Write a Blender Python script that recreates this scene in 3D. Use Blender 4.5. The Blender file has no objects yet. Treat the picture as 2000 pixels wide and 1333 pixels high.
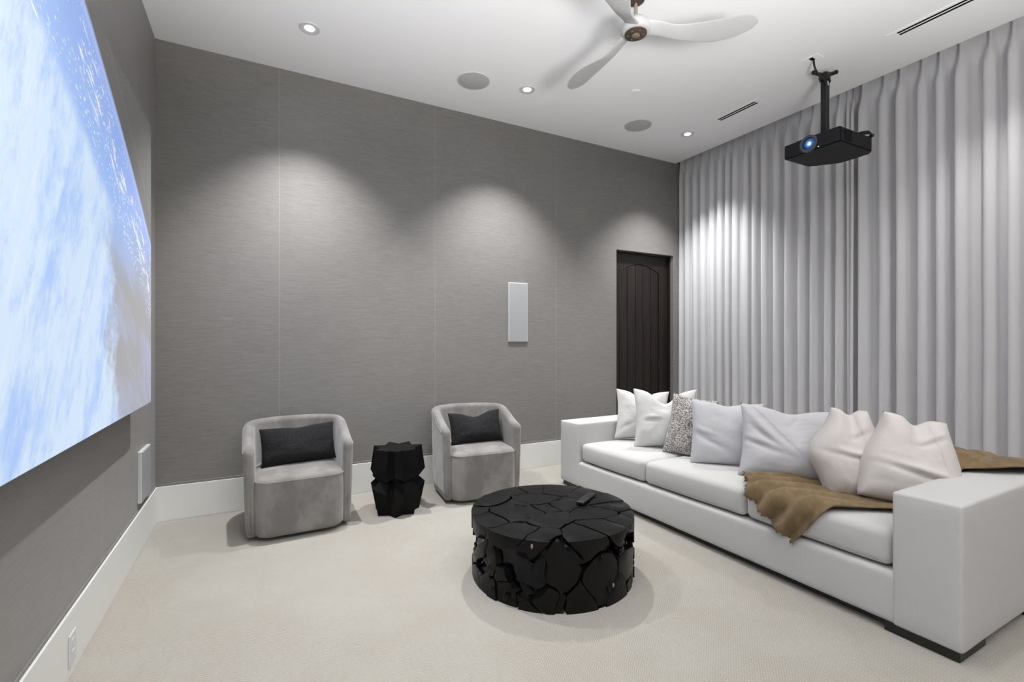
import bpy, bmesh, math, random
from mathutils import Vector, Matrix, noise
R = math.radians
SC = bpy.context.scene
COL = SC.collection

# ------------------------------------------------------------------ camera, world, exposure
CAM_H = 1.3583
cd = bpy.data.cameras.new('camera'); cam = bpy.data.objects.new('camera', cd); COL.objects.link(cam)
cam.location = (0, 0, CAM_H); cam.rotation_euler = (R(90), 0, -0.4873)
cd.sensor_width = 36; cd.lens = 36 * 930.25 / 2000; cd.shift_y = -0.0003; cd.clip_start = .02
SC.camera = cam
SC.view_settings.view_transform = 'Standard'; SC.view_settings.look = 'None'
SC.view_settings.exposure = -0.13; SC.view_settings.gamma = 1
SC.cycles.use_denoising = True
SC.cycles.max_bounces = 8; SC.cycles.diffuse_bounces = 5
SC.cycles.sample_clamp_indirect = 6
W = bpy.data.worlds.new('world'); SC.world = W; W.use_nodes = True
W.node_tree.nodes['Background'].inputs[0].default_value = (.95, .97, 1, 1)
W.node_tree.nodes['Background'].inputs[1].default_value = .35

XL, XR, YB, CZ = -.691, 4.70, 4.40, 3.6225     # left wall, ceiling edge at the drapes, back wall, ceiling
YF = -3.3                                       # wall behind the camera
ROWS = (3.72, 1.2, -1.3)
COLS = (.32, 2.13, 4.14)
SPOT_W, FLOOD_W = 45, 2
WASH_W = 360                                    # the row along the back wall is turned up
for ux in (.0, 1.5):                            # two added fill spots, unseen behind the camera, aimed up to brighten the ceiling
    ld = bpy.data.lights.new('fill_uplight', 'SPOT'); ld.energy = 500; ld.spot_size = R(128); ld.spot_blend = .35; ld.shadow_soft_size = .4; ld.color = (1, .99, .975)
    lo = bpy.data.objects.new('fill_uplight', ld); COL.objects.link(lo); lo.location = (ux, -.75, 1.55); lo.rotation_euler = (R(180 - 10), 0, 0)

# ------------------------------------------------------------------ materials
def nodes(name):
    m = bpy.data.materials.new(name); m.use_nodes = True
    nt = m.node_tree; return m, nt, nt.nodes['Principled BSDF']
def N(nt, t, **kw):
    n = nt.nodes.new(t)
    for k, v in kw.items():
        if k in n.inputs.keys(): n.inputs[k].default_value = v
        else: setattr(n, k, v)
    return n
def L(nt, a, b): nt.links.new(a, b)
def sinp(b, **kw):
    for k, v in kw.items():
        k = k.replace('_', ' ')
        b.inputs[k].default_value = v
def plain(name, col, rough=.5, spec=.5, metal=0., coat=0.):
    m, nt, b = nodes(name)
    b.inputs['Base Color'].default_value = (*col, 1); b.inputs['Roughness'].default_value = rough
    b.inputs['Specular IOR Level'].default_value = spec; b.inputs['Metallic'].default_value = metal
    b.inputs['Coat Weight'].default_value = coat
    return m
def emit(name, col, s):
    m, nt, b = nodes(name)
    b.inputs['Base Color'].default_value = (*col, 1)
    b.inputs['Emission Color'].default_value = (*col, 1); b.inputs['Emission Strength'].default_value = s
    return m
def mixc(nt, fac, a, b, mode='MIX'):
    n = nt.nodes.new('ShaderNodeMix'); n.data_type = 'RGBA'; n.blend_type = mode
    for s, v in ((0, fac), (6, a), (7, b)):
        if isinstance(v, (int, float)): n.inputs[s].default_value = v
        elif isinstance(v, tuple): n.inputs[s].default_value = (*v, 1) if len(v) == 3 else v
        else: nt.links.new(v, n.inputs[s])
    return n.outputs[2]
def mth(nt, op, a, b=0., c=0., clamp=False):
    n = nt.nodes.new('ShaderNodeMath'); n.operation = op; n.use_clamp = clamp
    for i, v in enumerate((a, b, c)):
        if isinstance(v, (int, float)): n.inputs[i].default_value = v
        else: nt.links.new(v, n.inputs[i])
    return n.outputs[0]
def maprange(nt, v, a, b, c=0., d=1., smooth=True):
    n = nt.nodes.new('ShaderNodeMapRange'); n.interpolation_type = 'SMOOTHSTEP' if smooth else 'LINEAR'
    nt.links.new(v, n.inputs[0])
    for i, x in enumerate((a, b, c, d)): n.inputs[i + 1].default_value = x
    return n.outputs[0]
def coords(nt, scale=(1, 1, 1), rot=(0, 0, 0), space='Object'):
    tc = nt.nodes.new('ShaderNodeTexCoord'); mp = nt.nodes.new('ShaderNodeMapping')
    mp.inputs['Scale'].default_value = scale; mp.inputs['Rotation'].default_value = rot
    nt.links.new(tc.outputs[space], mp.inputs[0]); return mp.outputs[0], tc
def noise_n(nt, vec, scale, detail=3, rough=.55):
    n = N(nt, 'ShaderNodeTexNoise', Scale=scale, Detail=detail, Roughness=rough); nt.links.new(vec, n.inputs['Vector']); return n.outputs['Fac']
def bump(nt, b, h, strength=.3, dist=.002):
    n = nt.nodes.new('ShaderNodeBump'); n.inputs['Strength'].default_value = strength; n.inputs['Distance'].default_value = dist
    nt.links.new(h, n.inputs['Height']); nt.links.new(n.outputs[0], b.inputs['Normal'])

def m_wallcloth(name, axis, seams):
    """grasscloth: fine streaks along the wall, lengths seamed every 1.35 m"""
    m, nt, b = nodes(name)
    sc = (7, 7, 240)
    v, tc = coords(nt, sc); n1 = noise_n(nt, v, 1, 3, .7)
    v2, _ = coords(nt, (22, 22, 520)); n2 = noise_n(nt, v2, 1, 2, .6)
    v3, _ = coords(nt, (.9, .9, .7)); n3 = noise_n(nt, v3, 1.3, 4, .6)
    f = mth(nt, 'ADD', mth(nt, 'MULTIPLY', n1, .6), mth(nt, 'MULTIPLY', n2, .4))
    c = mixc(nt, maprange(nt, f, .3, .7), (.162, .153, .146), (.245, .233, .224))
    c = mixc(nt, maprange(nt, n3, .35, .7, 0, .25), c, (.262, .25, .24))
    sep = nt.nodes.new('ShaderNodeSeparateXYZ'); nt.links.new(tc.outputs['Object'], sep.inputs[0])
    for s in seams:
        d = mth(nt, 'ABSOLUTE', mth(nt, 'SUBTRACT', sep.outputs[axis], s))
        c = mixc(nt, maprange(nt, d, .0015, .0035, .5, 0), c, (.34, .33, .32))
    nt.links.new(c, b.inputs['Base Color'])
    sinp(b, Roughness=.52, Specular_IOR_Level=.55, Sheen_Weight=.12, Sheen_Roughness=.4)
    bump(nt, b, f, .35, .0015)
    return m
def m_fabric(name, col, var=.06, weave=900, rough=.9, bstr=.25, sheen=.15, mott=0., mscale=4.):
    m, nt, b = nodes(name)
    v, _ = coords(nt, (1, 1, .35)); n1 = noise_n(nt, v, weave, 2, .7)
    v2, _ = coords(nt, (.35, .35, 1)); n2 = noise_n(nt, v2, weave, 2, .7)
    f = mth(nt, 'MULTIPLY', mth(nt, 'ADD', n1, n2), .5)
    hi = tuple(min(1, x * (1 + var)) for x in col); lo = tuple(x * (1 - var) for x in col)
    c = mixc(nt, maprange(nt, f, .35, .65), lo, hi)
    if mott:
        v3, _ = coords(nt, (1, 1, .6)); n3 = noise_n(nt, v3, mscale, 5, .62)
        lo2 = tuple(x * (1 - mott) for x in col); hi2 = tuple(x * (1 + mott * .6) for x in col)
        c2 = mixc(nt, maprange(nt, n3, .38, .64), lo2, hi2)
        c = mixc(nt, .8, c, c2)
    nt.links.new(c, b.inputs['Base Color'])
    sinp(b, Roughness=rough, Specular_IOR_Level=.25, Sheen_Weight=sheen, Sheen_Roughness=.5)
    bump(nt, b, f, bstr, .0015)
    return m
def m_carpet():
    m, nt, b = nodes('carpet')
    tc = nt.nodes.new('ShaderNodeTexCoord'); sep = nt.nodes.new('ShaderNodeSeparateXYZ'); nt.links.new(tc.outputs['Object'], sep.inputs[0])
    x, y = sep.outputs[0], sep.outputs[1]
    # chevron rows: y shifted by a triangle wave of x
    tri = mth(nt, 'PINGPONG', x, .016)
    ph = mth(nt, 'ADD', y, tri)
    w = mth(nt, 'SINE', mth(nt, 'MULTIPLY', ph, 2 * math.pi / .0125))
    v, _ = coords(nt); n1 = noise_n(nt, v, 260, 2, .7); n2 = noise_n(nt, v, 2.2, 4, .6); n4 = noise_n(nt, v, 40, 3, .6)
    f = mth(nt, 'ADD', mth(nt, 'MULTIPLY', maprange(nt, w, -1, 1, 0, 1), .30), mth(nt, 'MULTIPLY', n1, .70))
    c = mixc(nt, maprange(nt, f, .25, .75), (.287, .265, .232), (.427, .401, .358))
    c = mixc(nt, maprange(nt, n2, .38, .66, 0, .35), c, (.415, .402, .365))
    c = mixc(nt, maprange(nt, n4, .4, .65, 0, .25), c, (.335, .313, .278))
    nt.links.new(c, b.inputs['Base Color']); sinp(b, Roughness=.95, Specular_IOR_Level=.1, Sheen_Weight=.15)
    bump(nt, b, f, .6, .004)
    return m
def m_lacquer(name, base, rough, coat=.0, spec=.5):
    m, nt, b = nodes(name)
    v, _ = coords(nt, (1, 1, 1)); n1 = noise_n(nt, v, 7, 4, .6); n2 = noise_n(nt, v, 60, 3, .6)
    c = mixc(nt, maprange(nt, n1, .35, .7), tuple(x * .8 for x in base), tuple(x * 1.35 for x in base))
    nt.links.new(c, b.inputs['Base Color']); nt.links.new(maprange(nt, n1, .3, .7, rough * .8, rough * 1.3), b.inputs['Roughness'])
    sinp(b, Specular_IOR_Level=spec, Coat_Weight=coat, Coat_Roughness=.12)
    bump(nt, b, n2, .12, .002)
    return m
def m_door():
    m, nt, b = nodes('dark_walnut')
    v, _ = coords(nt, (40, 40, 1.6)); n1 = noise_n(nt, v, 1, 4, .6)
    c = mixc(nt, maprange(nt, n1, .35, .7), (.011, .0085, .0072), (.024, .017, .014))
    nt.links.new(c, b.inputs['Base Color']); sinp(b, Roughness=.42, Specular_IOR_Level=.4)
    bump(nt, b, n1, .15, .001)
    return m
def m_boucle():
    m, nt, b = nodes('boucle')
    v, _ = coords(nt); vo = N(nt, 'ShaderNodeTexVoronoi', Scale=150.); nt.links.new(v, vo.inputs['Vector']); n1 = noise_n(nt, v, 110, 3, .6)
    c = mixc(nt, maprange(nt, n1, .42, .6), (.17, .15, .14), (.66, .63, .6))
    nt.links.new(c, b.inputs['Base Color']); sinp(b, Roughness=.95, Specular_IOR_Level=.15, Sheen_Weight=.2)
    bump(nt, b, vo.outputs['Distance'], .9, .006)
    return m
def m_lens():
    m, nt, b = nodes('lens_glow')
    tc = nt.nodes.new('ShaderNodeTexCoord'); sep = nt.nodes.new('ShaderNodeSeparateXYZ'); nt.links.new(tc.outputs['Object'], sep.inputs[0])
    dy = mth(nt, 'SUBTRACT', sep.outputs[1], .007); dz = mth(nt, 'SUBTRACT', sep.outputs[2], .058)
    r = mth(nt, 'SQRT', mth(nt, 'ADD', mth(nt, 'MULTIPLY', dy, dy), mth(nt, 'MULTIPLY', dz, dz)))
    c = mixc(nt, maprange(nt, r, .050, .030), (.002, .008, .04), (.02, .12, .46))
    c = mixc(nt, maprange(nt, r, .028, .014), c, (.30, .68, 1))
    nt.links.new(c, b.inputs['Emission Color']); b.inputs['Emission Strength'].default_value = .8
    sinp(b, Roughness=.1); b.inputs['Base Color'].default_value = (.004, .006, .02, 1)
    return m
def m_screen():
    """the picture on the screen: a curved horizon, haze band, streaks of light, cloud"""
    m, nt, b = nodes('projected_picture')
    tc = nt.nodes.new('ShaderNodeTexCoord'); sep = nt.nodes.new('ShaderNodeSeparateXYZ'); nt.links.new(tc.outputs['Object'], sep.inputs[0])
    y, z = sep.outputs[1], sep.outputs[2]
    dy = mth(nt, 'ADD', y, 1.077); dz = mth(nt, 'ADD', z, 4.956)
    rad = mth(nt, 'SQRT', mth(nt, 'ADD', mth(nt, 'MULTIPLY', dy, dy), mth(nt, 'MULTIPLY', dz, dz)))
    d = mth(nt, 'SUBTRACT', 8.355, rad)                         # depth inside the limb
    ang = mth(nt, 'ARCTAN2', dy, dz)
    cmb = nt.nodes.new('ShaderNodeCombineXYZ'); nt.links.new(mth(nt, 'MULTIPLY', ang, 8.355), cmb.inputs[0]); nt.links.new(d, cmb.inputs[1])
    pol = cmb.outputs[0]
    def pn(sx, sy, sc, det=4, rough=.6):
        mp = nt.nodes.new('ShaderNodeMapping'); mp.inputs['Scale'].default_value = (sx, sy, 1); nt.links.new(pol, mp.inputs[0])
        return noise_n(nt, mp.outputs[0], sc, det, rough)
    low = maprange(nt, z, 2.05, 1.55, 0, 1)                     # lower part: haze over the sea goes grey
    wob = mth(nt, 'MULTIPLY', mth(nt, 'SUBTRACT', pn(1, 1.4, 3.2, 6, .7), .5), .42)
    edge = mth(nt, 'ADD', mth(nt, 'ADD', .43, mth(nt, 'MULTIPLY', mth(nt, 'MAXIMUM', mth(nt, 'SUBTRACT', 1.98, z), 0.), .8)), mth(nt, 'MULTIPLY', wob, maprange(nt, z, 2.3, 1.6, .35, 1)))
    k = mth(nt, 'SUBTRACT', d, edge)
    cl = maprange(nt, k, -.03, .09)
    # cloud, seen from above
    n1 = pn(1.9, .75, 2.2, 8, .72); n2 = pn(3.2, .7, 5, 6, .72)
    cloud = mixc(nt, maprange(nt, n1, .34, .56), (.30, .52, .98), (.60, .78, 1.0))
    cloud = mixc(nt, maprange(nt, n2, .50, .74, 0, .7), cloud, (.78, .88, 1.0))
    n5 = pn(1, 1, .9, 5, .65)
    cloud = mixc(nt, maprange(nt, n5, .60, .74, 0, .65), cloud, (.22, .45, .92))
    sea = mixc(nt, maprange(nt, d, 0, .45), (.20, .36, .86), (.25, .47, .95))
    grey = mixc(nt, maprange(nt, pn(.7, 2.5, 2.2, 5), .4, .62), (.29, .29, .315), (.33, .37, .53))
    sea = mixc(nt, low, sea, grey)
    img = mixc(nt, cl, sea, cloud)
    # city and lightning streaks lying along the limb
    def specks(sx, sy, thr, dens, lo, hi):
        mp = nt.nodes.new('ShaderNodeMapping'); mp.inputs['Scale'].default_value = (sx, sy, 1); nt.links.new(pol, mp.inputs[0])
        vo = N(nt, 'ShaderNodeTexVoronoi', Scale=1.); nt.links.new(mp.outputs[0], vo.inputs['Vector'])
        s = maprange(nt, vo.outputs['Distance'], thr, thr * .35)
        ok = mth(nt, 'GREATER_THAN', pn(2.2, 5.5, 1.0, 3, .7), dens)
        band = mth(nt, 'MULTIPLY', maprange(nt, d, lo - .05, lo + .03), maprange(nt, d, hi + .05, hi - .03))
        return mth(nt, 'MULTIPLY', mth(nt, 'MULTIPLY', s, ok), band)
    sp = mth(nt, 'MAXIMUM', specks(7, 52, .48, .49, .1, .27), mth(nt, 'MAXIMUM', specks(30, 70, .34, .45, .05, .42), specks(3.5, 30, .30, .50, .12, .24)))
    sp = mth(nt, 'MAXIMUM', sp, specks(6, 40, .32, .55, .38, .5))
    img = mixc(nt, mth(nt, 'MULTIPLY', sp, .95), img, (1, 1, 1))
    # limb glow, then the black of space (only the bare screen shows there)
    img = mixc(nt, mth(nt, 'MULTIPLY', maprange(nt, d, .06, .012), .55), img, (.42, .55, .95))
    inside = maprange(nt, d, -.022, .014)
    airglow = mth(nt, 'MULTIPLY', maprange(nt, d, -.16, -.135), maprange(nt, d, -.13, -.155))
    airglow = maprange(nt, mth(nt, 'ABSOLUTE', mth(nt, 'ADD', d, .15)), .012, .0, 0, .05)
    stars = specks(30, 30, .1, .52, -1.2, -.02)
    space = mixc(nt, airglow, (0, 0, 0), (.9, 1, .9)); space = mixc(nt, stars, space, (.7, .85, .9))
    img = mixc(nt, inside, space, img)
    nt.links.new(img, b.inputs['Emission Color']); b.inputs['Emission Strength'].default_value = .86
    b.inputs['Base Color'].default_value = (.23, .228, .225, 1); sinp(b, Roughness=.8, Specular_IOR_Level=.2)
    return m

M = dict(
    cloth_back=m_wallcloth('grasscloth_back', 0, (.146, 1.494, 2.88)),
    cloth_left=m_wallcloth('grasscloth_left', 1, (3.05, 1.70, .35)),
    ceiling=plain('ceiling_paint', (.90, .90, .91), .9, .2), trim=plain('white_trim', (.74, .74, .715), .45, .4),
    reveal=plain('grey_reveal', (.21, .205, .195), .6), carpet=m_carpet(), wallpaint=plain('wall_paint', (.6, .59, .57), .9, .2),
    door=m_door(), doorgroove=plain('door_groove', (.003, .0025, .002), .7),
    curtain=m_fabric('drapery', (.585, .58, .592), .05, 500, .85, .2, .25), linen=m_fabric('sofa_linen', (.525, .518, .512), .05, 700, .9, .3, .1),
    linen2=m_fabric('pillow_linen', (.60, .588, .578), .05, 700, .9, .25, .1), cool=m_fabric('pillow_cool_linen', (.50, .495, .515), .05, 700, .85, .25, .1),
    blush=m_fabric('pillow_blush_linen', (.595, .555, .535), .05, 700, .85, .25, .1), boucle=m_boucle(),
    throw=m_fabric('throw_wool', (.195, .136, .072), .35, 260, .95, .8, .12, .25, 14.), velvet=m_fabric('grey_velvet', (.225, .212, .202), .05, 900, .75, .15, .4, .30, 5.),
    charcoal=m_fabric('charcoal_weave', (.016, .016, .017), .8, 330, .95, .7, .02), black=plain('black_plastic', (.012, .012, .014), .45, .4),
    blackwood=m_lacquer('black_lacquered_root', (.0055, .0053, .0053), .34, .0, .16), blackcore=m_lacquer('black_core', (.002, .002, .004), .12, .0, .22),
    ebony=m_lacquer('ebonised_wood', (.0045, .0045, .0047), .42, 0, .1), legs=plain('dark_leg', (.010, .009, .009), .4),
    speaker=plain('speaker_grille', (.48, .48, .485), .8, .2), plate=plain('white_plastic', (.62, .63, .64), .4, .4), white=plain('fan_white', (.50, .50, .50), .55, .3),
    bronze=plain('aged_bronze', (.13, .10, .075), .4, .5, .7), bronze2=plain('satin_bronze', (.36, .30, .235), .35, .5, .7), slot=plain('slot_black', (.004, .004, .004), .8, .1),
    panelwhite=plain('speaker_cover', (.35, .355, .36), .55, .3), bulb=emit('lamp_disc', (1, .99, .97), 9.), reflector=plain('lamp_reflector', (.75, .75, .75), .3, .5), screen=m_screen(), screen_edge=plain('screen_edge', (.6, .6, .58), .6),
    projbody=plain('projector_shell', (.010, .010, .012), .5, .25), projfront=plain('projector_front', (.004, .004, .007), .35, .4), lens_ring=plain('lens_ring', (.075, .078, .09), .4, .5),
    lens_blue=m_lens(), lens_core=emit('lens_hot', (.62, .85, 1), 1.6), led=emit('green_led', (.3, 1, .35), 2.5), sticker=plain('grey_label', (.45, .45, .45), .6),
    cable=plain('cable_rubber', (.012, .012, .012), .5), button=plain('button_grey', (.03, .03, .03), .6))

# ------------------------------------------------------------------ mesh helpers
def obj(name, bm, mat, parent=None, smooth=None, auto=True):
    me = bpy.data.meshes.new(name); bmesh.ops.recalc_face_normals(bm, faces=bm.faces[:]); 
    if smooth:
        for f in bm.faces: f.smooth = True
        if auto is True:
            lim = R(smooth if smooth > 1 else 40)
            for e in bm.edges:
                if len(e.link_faces) == 2: e.smooth = e.calc_face_angle(0) < lim
    bm.to_mesh(me); bm.free()
    o = bpy.data.objects.new(name, me); COL.objects.link(o)
    me.materials.append(M[mat] if isinstance(mat, str) else mat)
    if parent: o.parent = parent
    return o
def thing(name, label, cat, loc=(0, 0, 0), rz=0., group=None):
    o = bpy.data.objects.new(name, None); COL.objects.link(o); o.empty_display_size = .1
    o.location = loc; o.rotation_euler = (0, 0, rz); return tag(o, label, cat, group)
def tag(o, label, cat, group=None):
    o['label'] = label; o['category'] = cat
    if group: o['group'] = group
    return o
def struct(name, bm, mat, label=None, parent=None, smooth=None):
    o = obj(name, bm, mat, parent, smooth)
    if not parent: o['kind'] = 'structure'
    if label: o['label'] = label
    return o
def add_box(bm, lo, hi, bev=0., seg=2):
    r = bmesh.ops.create_cube(bm, size=1); vs = r['verts']
    for v in vs: v.co = Vector([lo[i] + (v.co[i] + .5) * (hi[i] - lo[i]) for i in range(3)])
    if bev:
        es = list({e for v in vs for e in v.link_edges})
        bmesh.ops.bevel(bm, geom=es, offset=bev, segments=seg, profile=.5, affect='EDGES')
    return bm
def box(lo, hi, bev=0., seg=2): return add_box(bmesh.new(), lo, hi, bev, seg)
def add_lathe(bm, prof, c=(0, 0, 0), n=48, axis='Z', cap=True):
    rings = []
    for r, z in prof:
        ring = []
        for i in range(n):
            a = 2 * math.pi * i / n
            p = (r * math.cos(a), r * math.sin(a), z)
            if axis == 'X': p = (p[2], p[0], p[1])
            if axis == 'Y': p = (p[0], p[2], p[1])
            ring.append(bm.verts.new(Vector(p) + Vector(c)))
        rings.append(ring)
    for a, b in zip(rings, rings[1:]):
        for i in range(n): bm.faces.new((a[i], a[(i + 1) % n], b[(i + 1) % n], b[i]))
    if cap:
        for ring in (rings[0], rings[-1]):
            try: bm.faces.new(ring)
            except ValueError: pass
    return bm
def add_tube(bm, pts, r, n=10):
    pts = [Vector(p) for p in pts]; rings = []
    up = Vector((0, 0, 1)); prev = None
    for i, p in enumerate(pts):
        d = (pts[min(i + 1, len(pts) - 1)] - pts[max(i - 1, 0)]).normalized()
        if prev is None:
            a = d.cross(up if abs(d.z) < .9 else Vector((1, 0, 0))).normalized()
        else: a = (prev - d * prev.dot(d)).normalized()
        prev = a; b = d.cross(a); rr = r[i] if isinstance(r, (list, tuple)) else r
        rings.append([bm.verts.new(p + (a * math.cos(t) + b * math.sin(t)) * rr) for t in [2 * math.pi * k / n for k in range(n)]])
    for x, y in zip(rings, rings[1:]):
        for k in range(n): bm.faces.new((x[k], x[(k + 1) % n], y[(k + 1) % n], y[k]))
    bm.faces.new(rings[0]); bm.faces.new(rings[-1]); return bm
def smoothpts(pts, sub=6):
    pts = [Vector(p) for p in pts]; out = []
    for i in range(len(pts) - 1):
        p0, p1, p2, p3 = pts[max(i - 1, 0)], pts[i], pts[i + 1], pts[min(i + 2, len(pts) - 1)]
        for k in range(sub):
            t = k / sub
            out.append(.5 * ((2 * p1) + (p2 - p0) * t + (2 * p0 - 5 * p1 + 4 * p2 - p3) * t * t + (3 * p1 - p0 - 3 * p2 + p3) * t ** 3))
    out.append(pts[-1]); return out
def grid_faces(bm, rows, closed_u=False):
    for a, b in zip(rows, rows[1:]):
        n = len(a)
        for i in range(n if closed_u else n - 1):
            bm.faces.new((a[i], a[(i + 1) % n], b[(i + 1) % n], b[i]))
def prism(bm, poly, axis, lo, hi):
    """extrude a 2D outline along an axis (X, Y or Z)"""
    def P(p, t): return {'X': (t, p[0], p[1]), 'Y': (p[0], t, p[1]), 'Z': (p[0], p[1], t)}[axis]
    a = [bm.verts.new(P(p, lo)) for p in poly]; b = [bm.verts.new(P(p, hi)) for p in poly]; n = len(poly)
    bm.faces.new(a); bm.faces.new(b)
    for i in range(n): bm.faces.new((a[i], a[(i + 1) % n], b[(i + 1) % n], b[i]))
    return bm
def ss(a, b, x):
    t = max(0, min(1, (x - a) / (b - a))); return t * t * (3 - 2 * t)

# ------------------------------------------------------------------ the room
DX0, DX1, DH = 3.73, 4.657, 2.44
struct('floor', box((XL - .2, YF - .2, -.1), (5.3, YB + .3, 0)), 'carpet')
bm = bmesh.new(); add_box(bm, (XL - .2, YF - .2, CZ), (XR, YB + .3, CZ + .2)); add_box(bm, (XR, YF - .2, CZ + .14), (5.3, YB + .3, CZ + .34)); struct('ceiling', bm, 'ceiling')
bm = bmesh.new()
add_box(bm, (XL - .2, YB, 0), (DX0, YB + .2, CZ + .2)); add_box(bm, (DX0, YB, DH), (DX1, YB + .2, CZ + .2)); add_box(bm, (DX1, YB, 0), (5.2, YB + .2, CZ + .2))
struct('wall_back', bm, 'cloth_back')
struct('wall_left', box((XL - .2, YF, 0), (XL, YB, CZ)), 'cloth_left')
struct('wall_right', box((5.0, YF, 0), (5.2, YB, CZ + .14)), 'wallpaint')
# unseen wall behind the camera, its wide opening added to let world light in
bm = bmesh.new(); add_box(bm, (XL - .2, YF - .15, 0), (0, YF, CZ)); add_box(bm, (4.2, YF - .15, 0), (5.2, YF, CZ)); add_box(bm, (0, YF - .15, 2.9), (4.2, YF, CZ)); struct('wall_front', bm, 'wallpaint')
BH = .262
struct('baseboard_back', box((XL, YB - .016, 0), (DX0 - .0, YB, BH), .003), 'trim')
struct('baseboard_left', box((XL, YF, 0), (XL + .016, YB - .016, BH), .003), 'trim')
struct('trim_1', box((XL, YB - .012, BH), (DX0, YB, BH + .017)), 'reveal')
struct('trim_2', box((XL, YF, BH), (XL + .008, YB - .012, BH + .012)), 'reveal')

# door in its recess
dr = bpy.data.objects.new('door_1', None); COL.objects.link(dr); dr['kind'] = 'structure'; dr.location = (0, 0, 0)
dr['label'] = 'dark walnut plank door with arched panel behind the sofa'
Y1 = YB + .085
bm = bmesh.new(); add_box(bm, (DX0, YB + .05, 0), (DX0 + .018, YB + .14, DH)); add_box(bm, (DX1 - .018, YB + .05, 0), (DX1, YB + .14, DH)); add_box(bm, (DX0, YB + .05, DH - .018), (DX1, YB + .14, DH))
obj('door_frame', bm, 'door', dr)
PX0, PX1 = 3.835, 4.495; PXc = (PX0 + PX1) / 2
def arch(x, e=0.): 
    u = (x - PXc) / ((PX1 - PX0) / 2); return 2.212 + .098 * (1 - u * u) ** 1.0 - e
def arch_poly(x0, x1, zlo, n=12, e=0.):
    return [(x0, zlo)] + [(x1, zlo)] + [(x1 - (x1 - x0) * i / n, arch(x1 - (x1 - x0) * i / n, e)) for i in range(n + 1)]
bm = bmesh.new(); Z0 = .22
add_box(bm, (DX0 + .018, Y1 + .012, 0.004), (DX1 - .018, Y1 + .05, DH - .018))                  # back layer
add_box(bm, (DX0 + .018, Y1, .004), (PX0, Y1 + .013, DH - .018)); add_box(bm, (PX1, Y1, .004), (DX1 - .018, Y1 + .013, DH - .018)); add_box(bm, (PX0, Y1, .004), (PX1, Y1 + .013, Z0))
top = [(PX0, DH - .018)] + [(PX0 + (PX1 - PX0) * i / 24, arch(PX0 + (PX1 - PX0) * i / 24)) for i in range(25)] + [(PX1, DH - .018)]
prism(bm, top, 'Y', Y1, Y1 + .013)
obj('door_slab', bm, 'door', dr)
pl = bmesh.new(); npl = 5; pw = (PX1 - PX0 - .024) / npl
for i in range(npl):
    a = PX0 + .012 + i * pw; prism(pl, arch_poly(a + .004, a + pw - .004, Z0 + .012, 10, .014), 'Y', Y1 + .004, Y1 + .014)
obj('plank_panel', pl, 'door', dr)
bd = bmesh.new(); add_tube(bd, [(PX0 + .004, Y1 + .002, Z0)] + [(PX0 + .004 + (PX1 - PX0 - .008) * i / 24, Y1 + .002, arch(PX0 + (PX1 - PX0) * i / 24) - .004) for i in range(25)] + [(PX1 - .004, Y1 + .002, Z0)], .005, 6)
obj('panel_bead', bd, 'doorgroove', dr, 60)

# ------------------------------------------------------------------ ceiling things
def downlight(x, y, label, vis=True):
    t = thing('recessed_light', label, 'ceiling light', (x, y, CZ), 0, 'recessed ceiling lights')
    bm = bmesh.new(); add_lathe(bm, [(.034, -.0015), (.052, -.003), (.064, -.006), (.069, -.005), (.071, 0)], cap=False); obj('trim_ring', bm, 'plate', t, 60)
    bm = bmesh.new(); add_lathe(bm, [(.033, -.0035), (.0345, -.0015)]); obj('lamp_disc', bm, 'bulb', t)
    spots(x, y, t)
def spots(x, y, t=None):
    for nm, w, sz, bl, r in (('spot_beam', WASH_W if y > 3 else SPOT_W, 94, .95, .025), ('flood_beam', FLOOD_W, 165, .6, .05)):
        ld = bpy.data.lights.new(nm, 'SPOT'); ld.energy = w; ld.spot_size = R(sz); ld.spot_blend = bl; ld.shadow_soft_size = r; ld.color = (.985, .99, 1) if y > 3 else (1, .99, .975)
        lo = bpy.data.objects.new(nm, ld); COL.objects.link(lo)
        if nm == 'spot_beam' and y < 3:            # gimbals turned a little towards the side walls
            if x > 4: lo.rotation_euler = (0, R(-7), 0); ld.energy *= 1.5
            if x < 1: lo.rotation_euler = (0, R(10), 0); ld.energy *= 3.2
        elif nm == 'spot_beam': lo.rotation_euler = (R(2), 0, 0); ld.energy *= .88 if x > 4 else 1
        if t: lo.parent = t; lo.location = (0, 0, -.04)
        else: lo.location = (x, y, CZ - .04)
downlight(COLS[0], 3.733, 'round recessed ceiling light nearest the projection screen, above the left armchair')
downlight(COLS[1], 3.727, 'round recessed ceiling light between the two round ceiling speakers')
downlight(COLS[2], 3.708, 'round recessed ceiling light nearest the curtain, above the door')
for y in ROWS[1:]:                              # the same grid carried on overhead and behind the camera
    for x in COLS: spots(x, y)

def ceiling_speaker(x, y, label):
    t = thing('ceiling_speaker', label, 'speaker', (x, y, CZ), 0, 'round ceiling speakers')
    bm = bmesh.new(); add_lathe(bm, [(.134, -.004), (.138, -.006), (.142, -.005), (.143, 0)], cap=False); obj('rim', bm, 'plate', t, 60)
    bm = bmesh.new(); add_lathe(bm, [(.134, 0), (.134, -.0045), (.130, -.006)]); obj('grille', bm, 'speaker', t, 50)
ceiling_speaker(1.647, 3.822, 'larger-looking round grey ceiling speaker between the two left recessed lights')
ceiling_speaker(3.513, 3.803, 'round grey ceiling speaker nearest the door and curtain')
sp = add_lathe(bmesh.new(), [(.045, 0), (.045, -.004), (.043, -.005)], (3.02, 3.30, CZ)); tag(obj('sprinkler_cover', sp, 'ceiling', None, 50), 'faint round white cover plate on the ceiling above the right round speaker', 'cover plate')

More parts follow.
